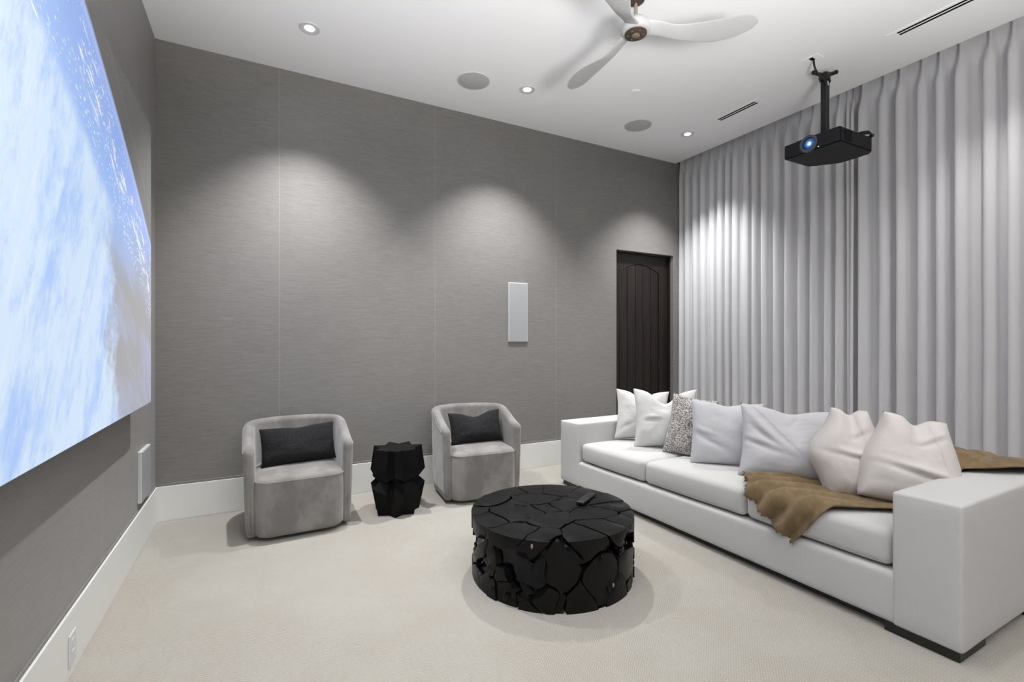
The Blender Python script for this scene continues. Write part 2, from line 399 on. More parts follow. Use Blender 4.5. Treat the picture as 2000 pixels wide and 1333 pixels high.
def vent(y0, y1, label):
    t = thing('linear_vent', label, 'air vent', (4.158, (y0 + y1) / 2, CZ), 0, 'slot vents in the ceiling')
    h = abs(y1 - y0) / 2; bm = bmesh.new()
    a, b = h + .055, .052
    for lo, hi in (((-b, -a, -.004), (-.029, a, 0)), ((.029, -a, -.004), (b, a, 0)), ((-.006, -a, -.004), (.006, a, 0)), ((-.029, -a, -.004), (-.006, -h, 0)), ((-.029, h, -.004), (-.006, a, 0)), ((.006, -a, -.004), (.029, -h, 0)), ((.006, h, -.004), (.029, a, 0))): add_box(bm, lo, hi)
    obj('vent_frame', bm, 'ceiling', t)
    for x0, x1 in ((-.029, -.006), (.006, .029)):
        obj('slot', box((x0, -h, -.0036), (x1, h, 0)), 'slot', t)
vent(3.315, 2.903, 'short slot vent in the ceiling between the right speaker and the projector mount')
vent(1.768, .72, 'long slot vent in the ceiling at the top right corner, near the curtain')

# ceiling fan
FZ = 3.36
fan = thing('ceiling_fan', 'white three-blade propeller ceiling fan with bronze hub', 'ceiling fan', (2.167, 2.366, CZ))
bm = bmesh.new(); add_lathe(bm, [(.062, 0), (.064, -.02), (.056, -.05), (.03, -.066), (.016, -.068)], n=36); obj('canopy', bm, 'bronze', fan, 50)
bm = bmesh.new(); add_lathe(bm, [(.0125, -.06), (.0125, -.165)], n=20); add_lathe(bm, [(.022, -.150), (.026, -.165), (.026, -.182)], n=24); obj('downrod', bm, 'bronze2', fan, 40)
hz = FZ - CZ
bm = bmesh.new(); add_lathe(bm, [(.03, hz + .092), (.062, hz + .088), (.088, hz + .06), (.098, hz + .03), (.092, hz + .008), (.075, hz + .002)], n=48); obj('motor_hub', bm, 'white', fan, 60)
cap = obj('hub_cap', add_lathe(bmesh.new(), [(.071, hz + .006), (.071, hz - .004), (.066, hz - .008), (.029, hz - .009), (.027, hz - .006)], n=40), 'bronze', fan, 40)
bm = bmesh.new(); add_lathe(bm, [(.0265, hz - .006), (.0265, hz - .013), (.02, hz - .017), (.008, hz - .018)], n=28); obj('cap_button', bm, 'bronze2', cap, 50)
for k in range(6):
    a = R(20 + 60 * k); obj('screw', add_lathe(bmesh.new(), [(.0055, hz - .007), (.0055, hz - .0105), (.003, hz - .0115)], (.049 * math.cos(a), .049 * math.sin(a), 0), 10), 'bronze2', cap, 50)
def blade(ang):
    bm = bmesh.new(); rows = []
    n = 34; mcs = 12
    for i in range(n + 1):
        s = i / n; r = .045 + s * .695
        # leading/trailing edge offsets, chord and pitch along the blade
        ch = .105 * (1 - ss(.03, .28, s)) + .098 * ss(.03, .28, s) + .078 * ss(.22, .66, s)
        if s > .74: ch *= max(.02, math.sqrt(max(0, 1 - ((s - .74) / .262) ** 2.3)))
        off = .03 * ss(.15, .6, s) - .035 * ss(.65, 1, s)
        pitch = -R(14 * (1 - ss(.10, .6, s)) + 11)
        th = .014 * (1 - .55 * s) + .026 * (1 - ss(.0, .22, s))
        zc = hz + .048 * (1 - ss(.0, .35, s)) - .012
        ring = []
        for q in range(2 * mcs):
            a = 2 * math.pi * q / (2 * mcs)
            cx = math.cos(a) * ch / 2 + off; cz = math.sin(a) * th / 2 * (1 if abs(math.cos(a)) < .99 else .6)
            yy = cx * math.cos(pitch) - cz * math.sin(pitch); zz = cx * math.sin(pitch) + cz * math.cos(pitch)
            ring.append(bm.verts.new((r, yy, zc + zz)))
        rows.append(ring)
    grid_faces(bm, rows, True); bm.faces.new(rows[0]); bm.faces.new(rows[-1])
    bmesh.ops.rotate(bm, verts=bm.verts[:], cent=(0, 0, 0), matrix=Matrix.Rotation(ang, 3, 'Z'))
    return obj('blade', bm, 'white', fan, 70)
for a in (-38, 90, 209): blade(R(a))

# projector hung from its bracket
pj = thing('projector', 'black ceiling-hung projector with glowing blue lens', 'projector', (4.19, 2.28, 2.90))
def pbox(lo, hi, b=0.): return box([lo[i] for i in range(3)], hi, b)
out = [(-.235, -.225), (.215, -.225), (.262, -.19), (.262, -.02), (.262, .05), (.11, .225), (-.235, .225)]
bm = bmesh.new(); prism(bm, out, 'Z', 0, .118); bmesh.ops.bevel(bm, geom=bm.edges[:], offset=.008, segments=2, affect='EDGES')
obj('body', bm, 'projbody', pj, 35)
bm = bmesh.new(); add_box(bm, (-.2, -.2, .117), (.2, .155, .138), .012); obj('top_cover', bm, 'projbody', pj, 35)
fr = obj('front_panel', box((-.241, -.216, .006), (-.233, .216, .112), .002), 'projfront', pj)
for sy in (-1, 1):
    bm = bmesh.new()
    for k in range(14): y = sy * (.205 - k * .0105); add_box(bm, (-.2435, y - .002, .012), (-.2405, y + .002, .106))
    obj('louvre', bm, 'black', fr)
bm = bmesh.new(); add_lathe(bm, [(.050, -.236), (.068, -.238), (.070, -.252), (.064, -.260), (.052, -.258), (.048, -.246)], (0, .012, .060), 40, 'X', False); lr = obj('lens_ring', bm, 'lens_ring', pj, 50)
bm = bmesh.new(); add_lathe(bm, [(.051, -.2435), (.040, -.247), (.024, -.249)], (0, .012, .060), 32, 'X'); lg = obj('lens', bm, 'lens_blue', lr, 60)
bm = bmesh.new(); add_lathe(bm, [(.013, -.2488), (.010, -.2515), (.004, -.2525)], (0, .005, .058), 24, 'X'); obj('lens_core', bm, 'lens_core', lg, 60)
bm = bmesh.new(); add_lathe(bm, [(.0035, -.241), (.003, -.2445)], (0, -.006, .0), 12, 'X'); bmesh.ops.translate(bm, verts=bm.verts[:], vec=(0, -.055, .012)); obj('status_light', bm, 'led', pj)
bm = bmesh.new(); add_box(bm, (-.185, -.2275, .022), (-.085, -.2245, .100)); vg = obj('side_vent', bm, 'slot', pj)
bm = bmesh.new()
for k in range(9): add_box(bm, (-.183, -.2290, .027 + k * .008), (-.087, -.227, .0295 + k * .008))
obj('vent_slat', bm, 'black', vg)
# mount
top = CZ - 2.90
bm = bmesh.new(); add_box(bm, (-.023, -.001, .16), (.023, .045, top - .055), .004); mt = obj('mount_pole', bm, 'black', pj, 35)
bm = bmesh.new(); add_box(bm, (-.09, -.03, .136), (.09, .08, .150), .004); add_box(bm, (-.035, -.012, .148), (.035, .06, .185), .006); 
for sx in (-1, 1): add_tube(bm, [(sx * .03, .02, .165), (sx * .13, -.08, .142)], .008, 8); add_tube(bm, [(sx * .03, .03, .165), (sx * .13, .11, .142)], .008, 8)
obj('mount_plate', bm, 'black', pj, 35)
bm = bmesh.new(); add_tube(bm, smoothpts([(-.08, .065, top - .014), (-.045, .047, top - .026), (0, .022, top - .032), (.045, -.003, top - .026), (.08, -.022, top - .012)], 5), .0145, 10)
for sx in (-1, 1): add_lathe(bm, [(.017, top - .022), (.018, top - .006), (.015, top)], (sx * .08, .022 - sx * .044, 0), 14)
add_box(bm, (-.03, -.01, top - .085), (.03, .054, top - .02), .006); obj('ceiling_bracket', bm, 'black', pj, 40)
for sx in (-1, 1):
    bm = bmesh.new(); add_lathe(bm, [(.006, sx * .025), (.006, sx * .045), (.016, sx * .047), (.017, sx * .06), (.012, sx * .064)], (0, .022, top - .075), 16, 'X'); obj('knob', bm, 'black', pj, 40)
obj('pole_label', box((-.012, -.0035, top - .128), (.014, -.0008, top - .098)), 'sticker', mt)
bm = bmesh.new(); add_tube(bm, smoothpts([(-.25, -.03, top - .002), (-.235, -.03, top - .06), (-.16, -.02, top - .10), (-.07, -.012, top - .108), (-.03, -.008, top - .13), (-.027, -.006, top - .22), (-.028, -.006, .30), (-.03, -.008, .19), (-.07, -.03, .16)], 7), .0075, 8)
add_tube(bm, smoothpts([(.028, .005, top - .1), (.028, .006, .25), (.04, -.01, .17), (.08, -.05, .142)], 6), .006, 8); obj('power_cable', bm, 'cable', pj, 60)
bm = bmesh.new()
for k in range(3):
    z = .132 + .008 * k; add_tube(bm, smoothpts([(.05, -.15, .13), (.12, -.19 - .01 * k, z), (.20, -.215, z + .014), (.275, -.21 + .012 * k, z + .018), (.29, -.17, z + .012), (.22, -.15 + .01 * k, z + .002), (.12, -.13, z)], 6), .005, 7)
obj('cable_loop', bm, 'cable', pj, 60)
ch = thing('cable_outlet_plate', 'small white ceiling plate with a cable hole beside the projector bracket', 'cover plate', (3.925, 2.248, CZ))
obj('plate', box((-.055, -.06, -.004), (.055, .06, 0), .002), 'ceiling', ch); obj('cable_hole', box((-.034, -.014, -.0055), (.012, .014, -.003)), 'slot', ch)

# ------------------------------------------------------------------ things on the walls
ws = thing('wall_speaker', 'tall white rectangular flush speaker on the back wall left of the door', 'speaker', (2.397, YB, 1.656))
obj('frame', box((-.1135, -.016, -.31), (.1135, 0, .31), .003), 'plate', ws); obj('grille', box((-.106, -.0185, -.303), (.106, -.015, .303), .001), 'panelwhite', ws)
wp = thing('wall_speaker', 'small upright white speaker panel low on the screen wall near the corner', 'speaker', (XL, 3.955, .478))
obj('frame', box((0, -.145, -.165), (.022, .145, .165), .003), 'plate', wp); obj('grille', box((.0215, -.136, -.156), (.025, .136, .156), .001), 'panelwhite', wp)
ou = thing('wall_outlet', 'white outlet plate set in the left baseboard', 'outlet', (XL + .016, 2.545, .112))
obj('cover_plate', box((0, -.038, -.062), (.006, .038, .062), .002), 'plate', ou)
for z in (-.022, .022): obj('socket', box((.0055, -.017, z - .015), (.008, .017, z + .015), .002), 'plate', ou)

# ------------------------------------------------------------------ projection screen
scn = thing('projection_screen', 'large frameless screen on the left wall showing a blue planet and clouds', 'projection screen', (0, 0, 0))
ss_ = obj('picture_panel', box((-.606, .55, .982), (-.591, 3.632, 2.68)), 'screen', scn)
obj('edge_trim', box((-.620, .55, .979), (-.6061, 3.633, 2.683)), 'screen_edge', scn)
bm = bmesh.new()
for lo, hi in (((.62, 1.06), (3.5, 1.12)), ((.62, 2.54), (3.5, 2.60)), ((.62, 1.06), (.68, 2.6)), ((3.44, 1.06), (3.5, 2.6))): add_box(bm, (XL, lo[0], lo[1]), (-.62, hi[0], hi[1]))
obj('mounting_frame', bm, 'black', scn)

# ------------------------------------------------------------------ drapery
def drape(y_far, y_near, period, amp, seed, label, xc=4.80, skew=.55):
    rnd = random.Random(seed); n = max(3, round(abs(y_far - y_near) / period))
    wid = [rnd.uniform(.78, 1.25) for _ in range(n)]; tot = sum(wid); span = y_near - y_far
    edges = [y_far]; 
    for w in wid: edges.append(edges[-1] + span * w / tot)
    amps = [rnd.uniform(.75, 1.2) for _ in range(n + 1)]; dr1 = [rnd.uniform(-.014, .014) for _ in range(n + 1)]; sk = [rnd.uniform(-.5, .5) for _ in range(n + 1)]
    ZS = [CZ + .10 - .02 * k for k in range(6)] + [CZ - .02 - .028 * k for k in range(12)] + [CZ - .36 - (CZ - .37) * k / 22 for k in range(23)]
    bm = bmesh.new(); rows = []; S = 14
    for z in ZS:
        open_ = ss(CZ + .02, CZ - .22, z); low = 1 - (z / CZ)
        row = []
        for i in range(n):
            y0, y1 = edges[i], edges[i + 1]
            for k in range(S + (1 if i == n - 1 else 0)):
                u = k / S; ph = 2 * math.pi * u
                a = amp * (amps[i] * (1 - u) + amps[i + 1] * u)
                yo = (dr1[i] * (1 - u) + dr1[i + 1] * u) * low
                lat = .19 * math.sin(2 * ph) * .5 + sk[i] * .05 * math.sin(ph) ** 2
                # full fold lower down: rounded crest, tight root
                c = math.cos(ph + skew * math.cos(ph))
                fx = -a * (math.copysign(abs(c) ** .55, c))
                fy = (y1 - y0) * (u + lat * .55) 
                # pinch at the heading: flat cloth with a bunched triple pleat at the crest (u=0 and 1)
                dd = min(u, 1 - u)
                px_ = -amp * (.95 * math.exp(-(dd / .085) ** 2) * (.65 + .35 * math.cos(dd * 95)) - .25)
                py_ = (y1 - y0) * u
                x = fx * open_ + px_ * (1 - open_); y = y0 + fy * open_ + py_ * (1 - open_) + yo
                x += .006 * noise.noise(Vector((y * 4, z * 1.1, seed))) * open_
                row.append(bm.verts.new((xc + x, y, z)))
        rows.append(row)
    grid_faces(bm, rows)
    for v in bm.verts:
        v.co.y = min(v.co.y, YB - .006); v.co.z = max(v.co.z, .012)
    o = obj('curtain', bm, 'curtain', None, 60, False)
    sol = o.modifiers.new('cloth thickness', 'SOLIDIFY'); sol.thickness = .002
    return tag(o, label, 'curtain')
drape(4.385, 2.36, .118, .042, 3, 'left off-white pleated curtain panel between the door and the projector', 4.79)
drape(2.43, -2.9, .138, .048, 8, 'right off-white pleated curtain panel behind the near end of the sofa', 4.815)

# ------------------------------------------------------------------ sofa
def tz(p):       # the far end sits a little lower
    k = max(0, min(1, (p.y - .87) / 2.9)); return Vector((p.x - .05 * k + .0, p.y, p.z * (1 - .105 * k)))
def warp(bm):
    for v in bm.verts: v.co = tz(v.co)
    return bm
def soft_box(lo, hi, bev=.02, cuts=10, puff=(0, 0, 0), seed=0, seg=3, wr=.0015):
    bm = box(lo, hi, bev, seg)
    bmesh.ops.subdivide_edges(bm, edges=[e for e in bm.edges if e.calc_length() > .12], cuts=cuts, use_grid_fill=True)
    c = (Vector(lo) + Vector(hi)) / 2; h = (Vector(hi) - Vector(lo)) / 2
    for v in bm.verts:
        q = Vector([(v.co[i] - c[i]) / h[i] for i in range(3)])
        for i in range(3):
            j, k = (i + 1) % 3, (i + 2) % 3
            v.co[i] += q[i] * puff[i] * max(0, 1 - q[j] ** 2) * max(0, 1 - q[k] ** 2)
        v.co += wr * Vector((noise.noise(v.co * 7 + Vector((seed, 0, 0))), noise.noise(v.co * 7 + Vector((0, seed, 5))), noise.noise(v.co * 7 + Vector((5, 0, seed)))))
    return bm
SX0, SX1, SY0, SY1 = 2.586, 3.66, .872, 3.80
sofa = thing('sofa', 'long off-white three-cushion sofa with low square arms facing the screen', 'sofa', (0, 0, 0))
obj('base', warp(soft_box((2.592, SY0 + .20, .045), (3.60, SY1 - .25, .288), .022, 12, (.006, 0, .0), 1)), 'linen', sofa, 50)
obj('arm', warp(soft_box((SX0, SY0, .045), (SX1, SY0 + .252, .668), .014, 9, (.004, .004, .006), 2)), 'linen', sofa, 50)
obj('arm', warp(soft_box((SX0, SY1 - .285, .045), (SX1, SY1, .672), .014, 9, (.004, .004, .006), 3)), 'linen', sofa, 50)
obj('backrest', warp(soft_box((3.28, SY0 + .255, .20), (SX1 - .005, SY1 - .29, .668), .03, 12, (.01, 0, .01), 4)), 'linen', sofa, 50)
cy = [SY0 + .258, 1.885, 2.725, SY1 - .292]
for i in range(3):
    obj('seat_cushion', warp(soft_box((2.604 + (.0 if i else 0), cy[i] + .004, .300), (3.27, cy[i + 1] - .004, .476), .040, 9, (.010, .004, .020), 6 + i, 5, .003)), 'linen', sofa, 60)
for lo, hi in (((2.60, .886, 0), (2.86, 1.16, .046)), ((3.34, .886, 0), (3.60, 1.16, .046)), ((2.60, 3.5, 0), (2.86, 3.77, .046)), ((3.34, 3.5, 0), (3.60, 3.77, .046))):
    obj('leg', warp(box(lo, hi, .003)), 'legs', sofa)
obj('plinth_rail', warp(box((2.64, 1.16, .012), (3.56, 3.5, .046))), 'legs', sofa)

# ------------------------------------------------------------------ pillows
def cushion(w, h, t, seed, chop=0., chop_w=.32, c=.07, tt=0., tb=0., seam=None, folds=(), wr=.010, nn=44, bulge=.55):
    """soft square pillow in its own frame: x across, z up, y thickness"""
    bm = bmesh.new(); sides = []
    for s in (-1, 1):
        rows = []
        for j in range(nn + 1):
            row = []
            for i in range(nn + 1):
                u = -1 + 2 * i / nn; v = -1 + 2 * j / nn
                x = w / 2 * u * (1 - c * (1 - v * v) * abs(u) ** 2); z = h / 2 * v * (1 - c * (1 - u * u) * abs(v) ** 2)
                prof = (max(0, 1 - abs(u) ** 2.6) * max(0, 1 - abs(v) ** 2.6)) ** bulge
                y = s * t / 2 * prof * (1 + .22 * -v * (1 if v < 0 else .6))
                p3 = Vector((u * 1.6 + seed * 3.1, v * 1.6, s * 2.0))
                edge = min(1, 3.5 * prof)
                y += s * edge * wr * (noise.noise(p3) + .6 * noise.noise(p3 * 2.3) + .35 * abs(noise.noise(p3 * 4.5)))
                if chop:
                    g = math.exp(-(u / chop_w) ** 2) * ss(-.25, 1, v); z -= chop * g; y *= 1 - .35 * g
                x *= 1 - tt * ss(-.3, 1, v) - tb * ss(-.2, 1, -v)
                for (fu, fv, fa, fl, fd, fw) in folds:          # crease: centre, direction, length, depth, width
                    du, dv = u - fu, v - fv; al = du * math.cos(fa) + dv * math.sin(fa); ac = -du * math.sin(fa) + dv * math.cos(fa)
                    g = math.exp(-(al / fl) ** 2); 
                    if s < 0: y -= s * 1 * fd * g * (math.exp(-(ac / fw) ** 2) - .8 * math.exp(-((ac - 1.9 * fw) / (1.5 * fw)) ** 2))
                if seam and s < 0:
                    a, off = seam; dd = u * math.cos(a) + v * math.sin(a) - off
                    y += s * .0035 * edge * (1 if dd > 0 else 0) 
                row.append((x, y, z))
            rows.append(row)
        sides.append(rows)
    A = [[bm.verts.new(p) for p in r] for r in sides[0]]; B = []
    for j in range(nn + 1):
        B.append([A[j][i] if i in (0, nn) or j in (0, nn) else bm.verts.new(sides[1][j][i]) for i in range(nn + 1)])
    grid_faces(bm, A); grid_faces(bm, B)
    line = []
    if seam:                                        # the sewn line, followed over the creased front
        a, off = seam
        for k in range(81):
            s_ = -1.4 + 2.8 * k / 80; u = off * math.cos(a) - s_ * math.sin(a); v = off * math.sin(a) + s_ * math.cos(a)
            if abs(u) > .93 or abs(v) > .93: continue
            fi, fj = (u + 1) / 2 * nn, (v + 1) / 2 * nn; i, j = min(int(fi), nn - 1), min(int(fj), nn - 1); fi -= i; fj -= j
            g = sides[0]; q = [Vector(g[j + y][i + x]) for y in (0, 1) for x in (0, 1)]
            line.append(q[0].lerp(q[1], fi).lerp(q[2].lerp(q[3], fi), fj) + Vector((0, -.0005, 0)))
    return bm, line
def pillow(name, label, mat, loc, size, yaw, tilt, roll, group=None, piping=False, **kw):
    """yaw: 0 faces -Y; +90 would face +X.  tilt leans the top away from the viewer"""
    bm, line = cushion(*size, **kw)
    o = obj(name, bm, mat, None, 80, False)
    if line: obj('seam', add_tube(bmesh.new(), line, .0016, 6), mat, o, 60)
    o.matrix_world = Matrix.Translation(loc) @ Matrix.Rotation(yaw, 4, 'Z') @ Matrix.Rotation(tilt, 4, 'X') @ Matrix.Rotation(roll, 4, 'Y')
    tag(o, label, 'pillow', group); return o
G = 'throw pillows along the sofa'
pillow('throw_pillow', 'white throw pillow at the far end of the sofa, against the far arm', 'linen2', (3.13, 3.34, .668), (.48, .47, .18), R(-42), R(-14), R(2), G, seed=1, chop=.07, c=.10, folds=[(-.5, -.45, .5, .35, .006, .08)])
pillow('throw_pillow', 'white throw pillow with a deep centre dent, second from the far arm', 'linen2', (3.06, 2.98, .692), (.53, .51, .18), R(-40), R(-12), R(0), G, seed=2, chop=.105, chop_w=.38, c=.10, folds=[(-.42, -.05, .15, .22, .018, .06)])
pillow('throw_pillow', 'nubby grey boucle throw pillow wedged edge-on between white pillows', 'boucle', (3.045, 2.70, .668), (.36, .49, .15), R(-62), R(-13), R(7), G, seed=3, chop=.0, wr=.014)
pillow('throw_pillow', 'smooth pale grey throw pillow in front of the boucle pillow', 'cool', (3.02, 2.345, .675), (.50, .48, .20), R(-46), R(-15), R(2), G, seed=4, chop=.02, c=.07, bulge=.48, folds=[(-.55, -.25, -.45, .45, .012, .07), (-.6, -.1, -.3, .3, .009, .05)])
pillow('throw_pillow', 'wrinkled cool grey throw pillow with a diagonal seam at the sofa middle', 'cool', (3.06, 1.90, .682), (.60, .49, .22), R(-50), R(-18), R(3), G, seed=5, chop=.03, c=.08, bulge=.48, folds=[(-.62, -.15, -.35, .45, .016, .06), (-.72, .35, -.9, .4, .013, .06), (-.55, .12, -.7, .5, .011, .05), (.1, .75, 1.2, .25, .008, .05)], seam=(R(38), -.02))
pillow('throw_pillow', 'blush white slumped throw pillow with sharp top corners, second from the near arm', 'blush', (3.03, 1.535, .705), (.45, .51, .25), R(-46), R(-12), R(4), G, seed=6, chop=.035, chop_w=.36, c=.0, bulge=.45, tt=.58, tb=.48, folds=[(.25, -.12, -.1, .7, .022, .05), (.3, .45, .2, .4, .008, .06)], seam=(R(8), .35))
pillow('throw_pillow', 'blush white throw pillow leaning beside the near arm, over the brown throw', 'blush', (3.09, 1.262, .712), (.44, .48, .25), R(-44), R(-14), R(11), G, seed=7, chop=.045, chop_w=.34, c=.0, bulge=.42, tt=.34, folds=[(.1, -.30, -.1, .7, .022, .05), (.35, .5, .25, .4, .010, .06)], seam=(R(12), .5))

# ------------------------------------------------------------------ throw blanket
def blanket():
    TOPX = 2.612
    def seat(x, y, lift):
        k = max(0, min(1, (y - .87) / 2.9)); top = .486 * (1 - .105 * k) + .012
        xe = TOPX - .05 * k
        rr = .035                                           # rounded nose of the cushion
        if x >= xe + rr: return Vector((x, y, top + lift))
        a = (xe + rr - x) / rr
        if a < math.pi / 2: return Vector((xe + rr - math.sin(a) * (rr + .008 + lift), y, top - rr + math.cos(a) * (rr + lift)))
        return Vector((xe - .010 - lift, y, top - rr - (a - math.pi / 2) * rr))
    # ribs from the fringed end to the arm: (left point, right point, fold amplitude)
    ribs = [((2.72, 1.985), (2.385, 1.575), .046), ((2.84, 1.90), (2.46, 1.515), .042), ((2.98, 1.82), (2.56, 1.45), .032),
            ((3.08, 1.72), (2.66, 1.36), .018), ((3.14, 1.58), (2.76, 1.29), .010), ((3.19, 1.42), (2.84, 1.235), .008), ((3.24, 1.30), (2.92, 1.165), .006)]
    bm = bmesh.new(); rows = []; NT = 60; SUB = 8
    for r in range((len(ribs) - 1) * SUB + 1):
        i = min(r // SUB, len(ribs) - 2); f = r / SUB - i
        (a0, b0, m0), (a1, b1, m1) = ribs[i], ribs[i + 1]
        A = Vector(a0).lerp(Vector(a1), f); B = Vector(b0).lerp(Vector(b1), f); amp = m0 + (m1 - m0) * f
        row = []
        for j in range(NT + 1):
            t = j / NT; q = A.lerp(B, t); s = r / ((len(ribs) - 1) * SUB)
            q = q + Vector((-.5, .5)) * .035 * math.sin(math.pi * t) * (1 - s)
            ph = t * 2 * math.pi * 5.2 + 1.1 * math.sin(s * 3 + t * 4)
            lift = amp * (.5 + .5 * math.sin(ph)) + .006 * (noise.noise(Vector((q.x * 9, q.y * 9, 2))) + 1) * .5
            if r == 0: q = q + Vector((.008 * math.sin(j * 2.1), .008 * math.cos(j * 3.3)))
            row.append(bm.verts.new(seat(q.x, q.y, lift)))
        rows.append(row)
    grid_faces(bm, rows)
    # continuing up the backrest and over its top
    ribs2 = [((3.24, 1.30, .50), (2.92, 1.165, .50)), ((3.255, 1.42, .60), (3.20, 1.14, .58)), ((3.27, 1.47, .68), (3.255, 1.12, .66)), ((3.33, 1.50, .700), (3.27, 1.10, .680)), ((3.46, 1.50, .712), (3.36, .98, .688)),
             ((3.60, 1.46, .705), (3.50, .90, .688)), ((3.69, 1.40, .675), (3.62, .86, .68)), ((3.72, 1.36, .60), (3.70, .90, .62)), ((3.735, 1.33, .42), (3.72, .95, .45))]
    rows2 = [rows[-1]]
    for r in range(1, (len(ribs2) - 1) * SUB + 1):
        i = min((r - 1) // SUB, len(ribs2) - 2); f = r / SUB - i
        A = Vector(ribs2[i][0]).lerp(Vector(ribs2[i + 1][0]), f); B = Vector(ribs2[i][1]).lerp(Vector(ribs2[i + 1][1]), f); row = []
        for j in range(NT + 1):
            t = j / NT; q = A.lerp(B, t); ph = t * 2 * math.pi * 4 + 1.5 * math.sin(r * .12 + t * 3)
            li = (.022 * (.5 + .5 * math.sin(ph)) + .02 * math.sin(math.pi * t)) * min(1, r / 16)
            q = q + Vector((-.3 if i < 3 else .1, 0, 1)) * li
            row.append(bm.verts.new(q))
        rows2.append(row)
    grid_faces(bm, rows2)
    o = obj('throw_blanket', bm, 'throw', None, 80, False)
    sol = o.modifiers.new('cloth thickness', 'SOLIDIFY'); sol.thickness = .008; sol.offset = 1
    # fringe along the seat end
    fb = bmesh.new(); rnd = random.Random(4)
    o.data.update()
    pts = [(Vector(rows_p), d) for rows_p, d in FR]
    for p, d in pts:
        add_tube(fb, [p, p + d * .5 + Vector((0, 0, -.002)), p + d + Vector((rnd.uniform(-.004, .004), rnd.uniform(-.004, .004), -.004))], .0014, 4)
    fo = obj('fringe', fb, 'throw', o, 60); fo['kind'] = 'stuff'
    return tag(o, 'olive brown wool throw spread over the near seat cushion and sofa back', 'blanket')
FR = []
_gf = grid_faces
def grid_faces(bm, rows, closed_u=False):       # also notes where the blanket's fringed end lies
    global FR
    if len(rows) == 49 and len(rows[0]) == 61:
        FR = []
        for j in range(0, 61):
            p = rows[0][j].co.copy(); d = (rows[0][j].co - rows[2][j].co).normalized() * .007
            FR.append((p, d))
    return _gf(bm, rows, closed_u)
blanket()

# ------------------------------------------------------------------ armchairs
def shell_path(hw, yf, yb, rad, n=64):
    """U-shaped plan line from the front of one arm round the back to the other, with the fraction along it"""
    pts = []
    def add(p):
        pts.append(Vector((p[0], p[1], 0)))
    m = 14
    ends = [0, .002, .006, .012, .02, .03, .042]; ln = yb - rad - yf
    fr = [e / ln for e in ends] + [(.042 + (ln - .042) * i / m) / ln for i in range(1, m)]
    for f in fr: add((-hw, yf + ln * f))
    for i in range(20): a = math.pi - math.pi / 2 * i / 20; add((-hw + rad + rad * math.cos(a), yb - rad + rad * math.sin(a)))
    w = hw - rad
    for i in range(10): add((-w + 2 * w * i / 10, yb))
    for i in range(20): a = math.pi / 2 - math.pi / 2 * i / 20; add((hw - rad + rad * math.cos(a), yb - rad + rad * math.sin(a)))
    add((hw, yb - rad))
    for f in reversed(fr): add((hw, yf + ln * f))
    return pts
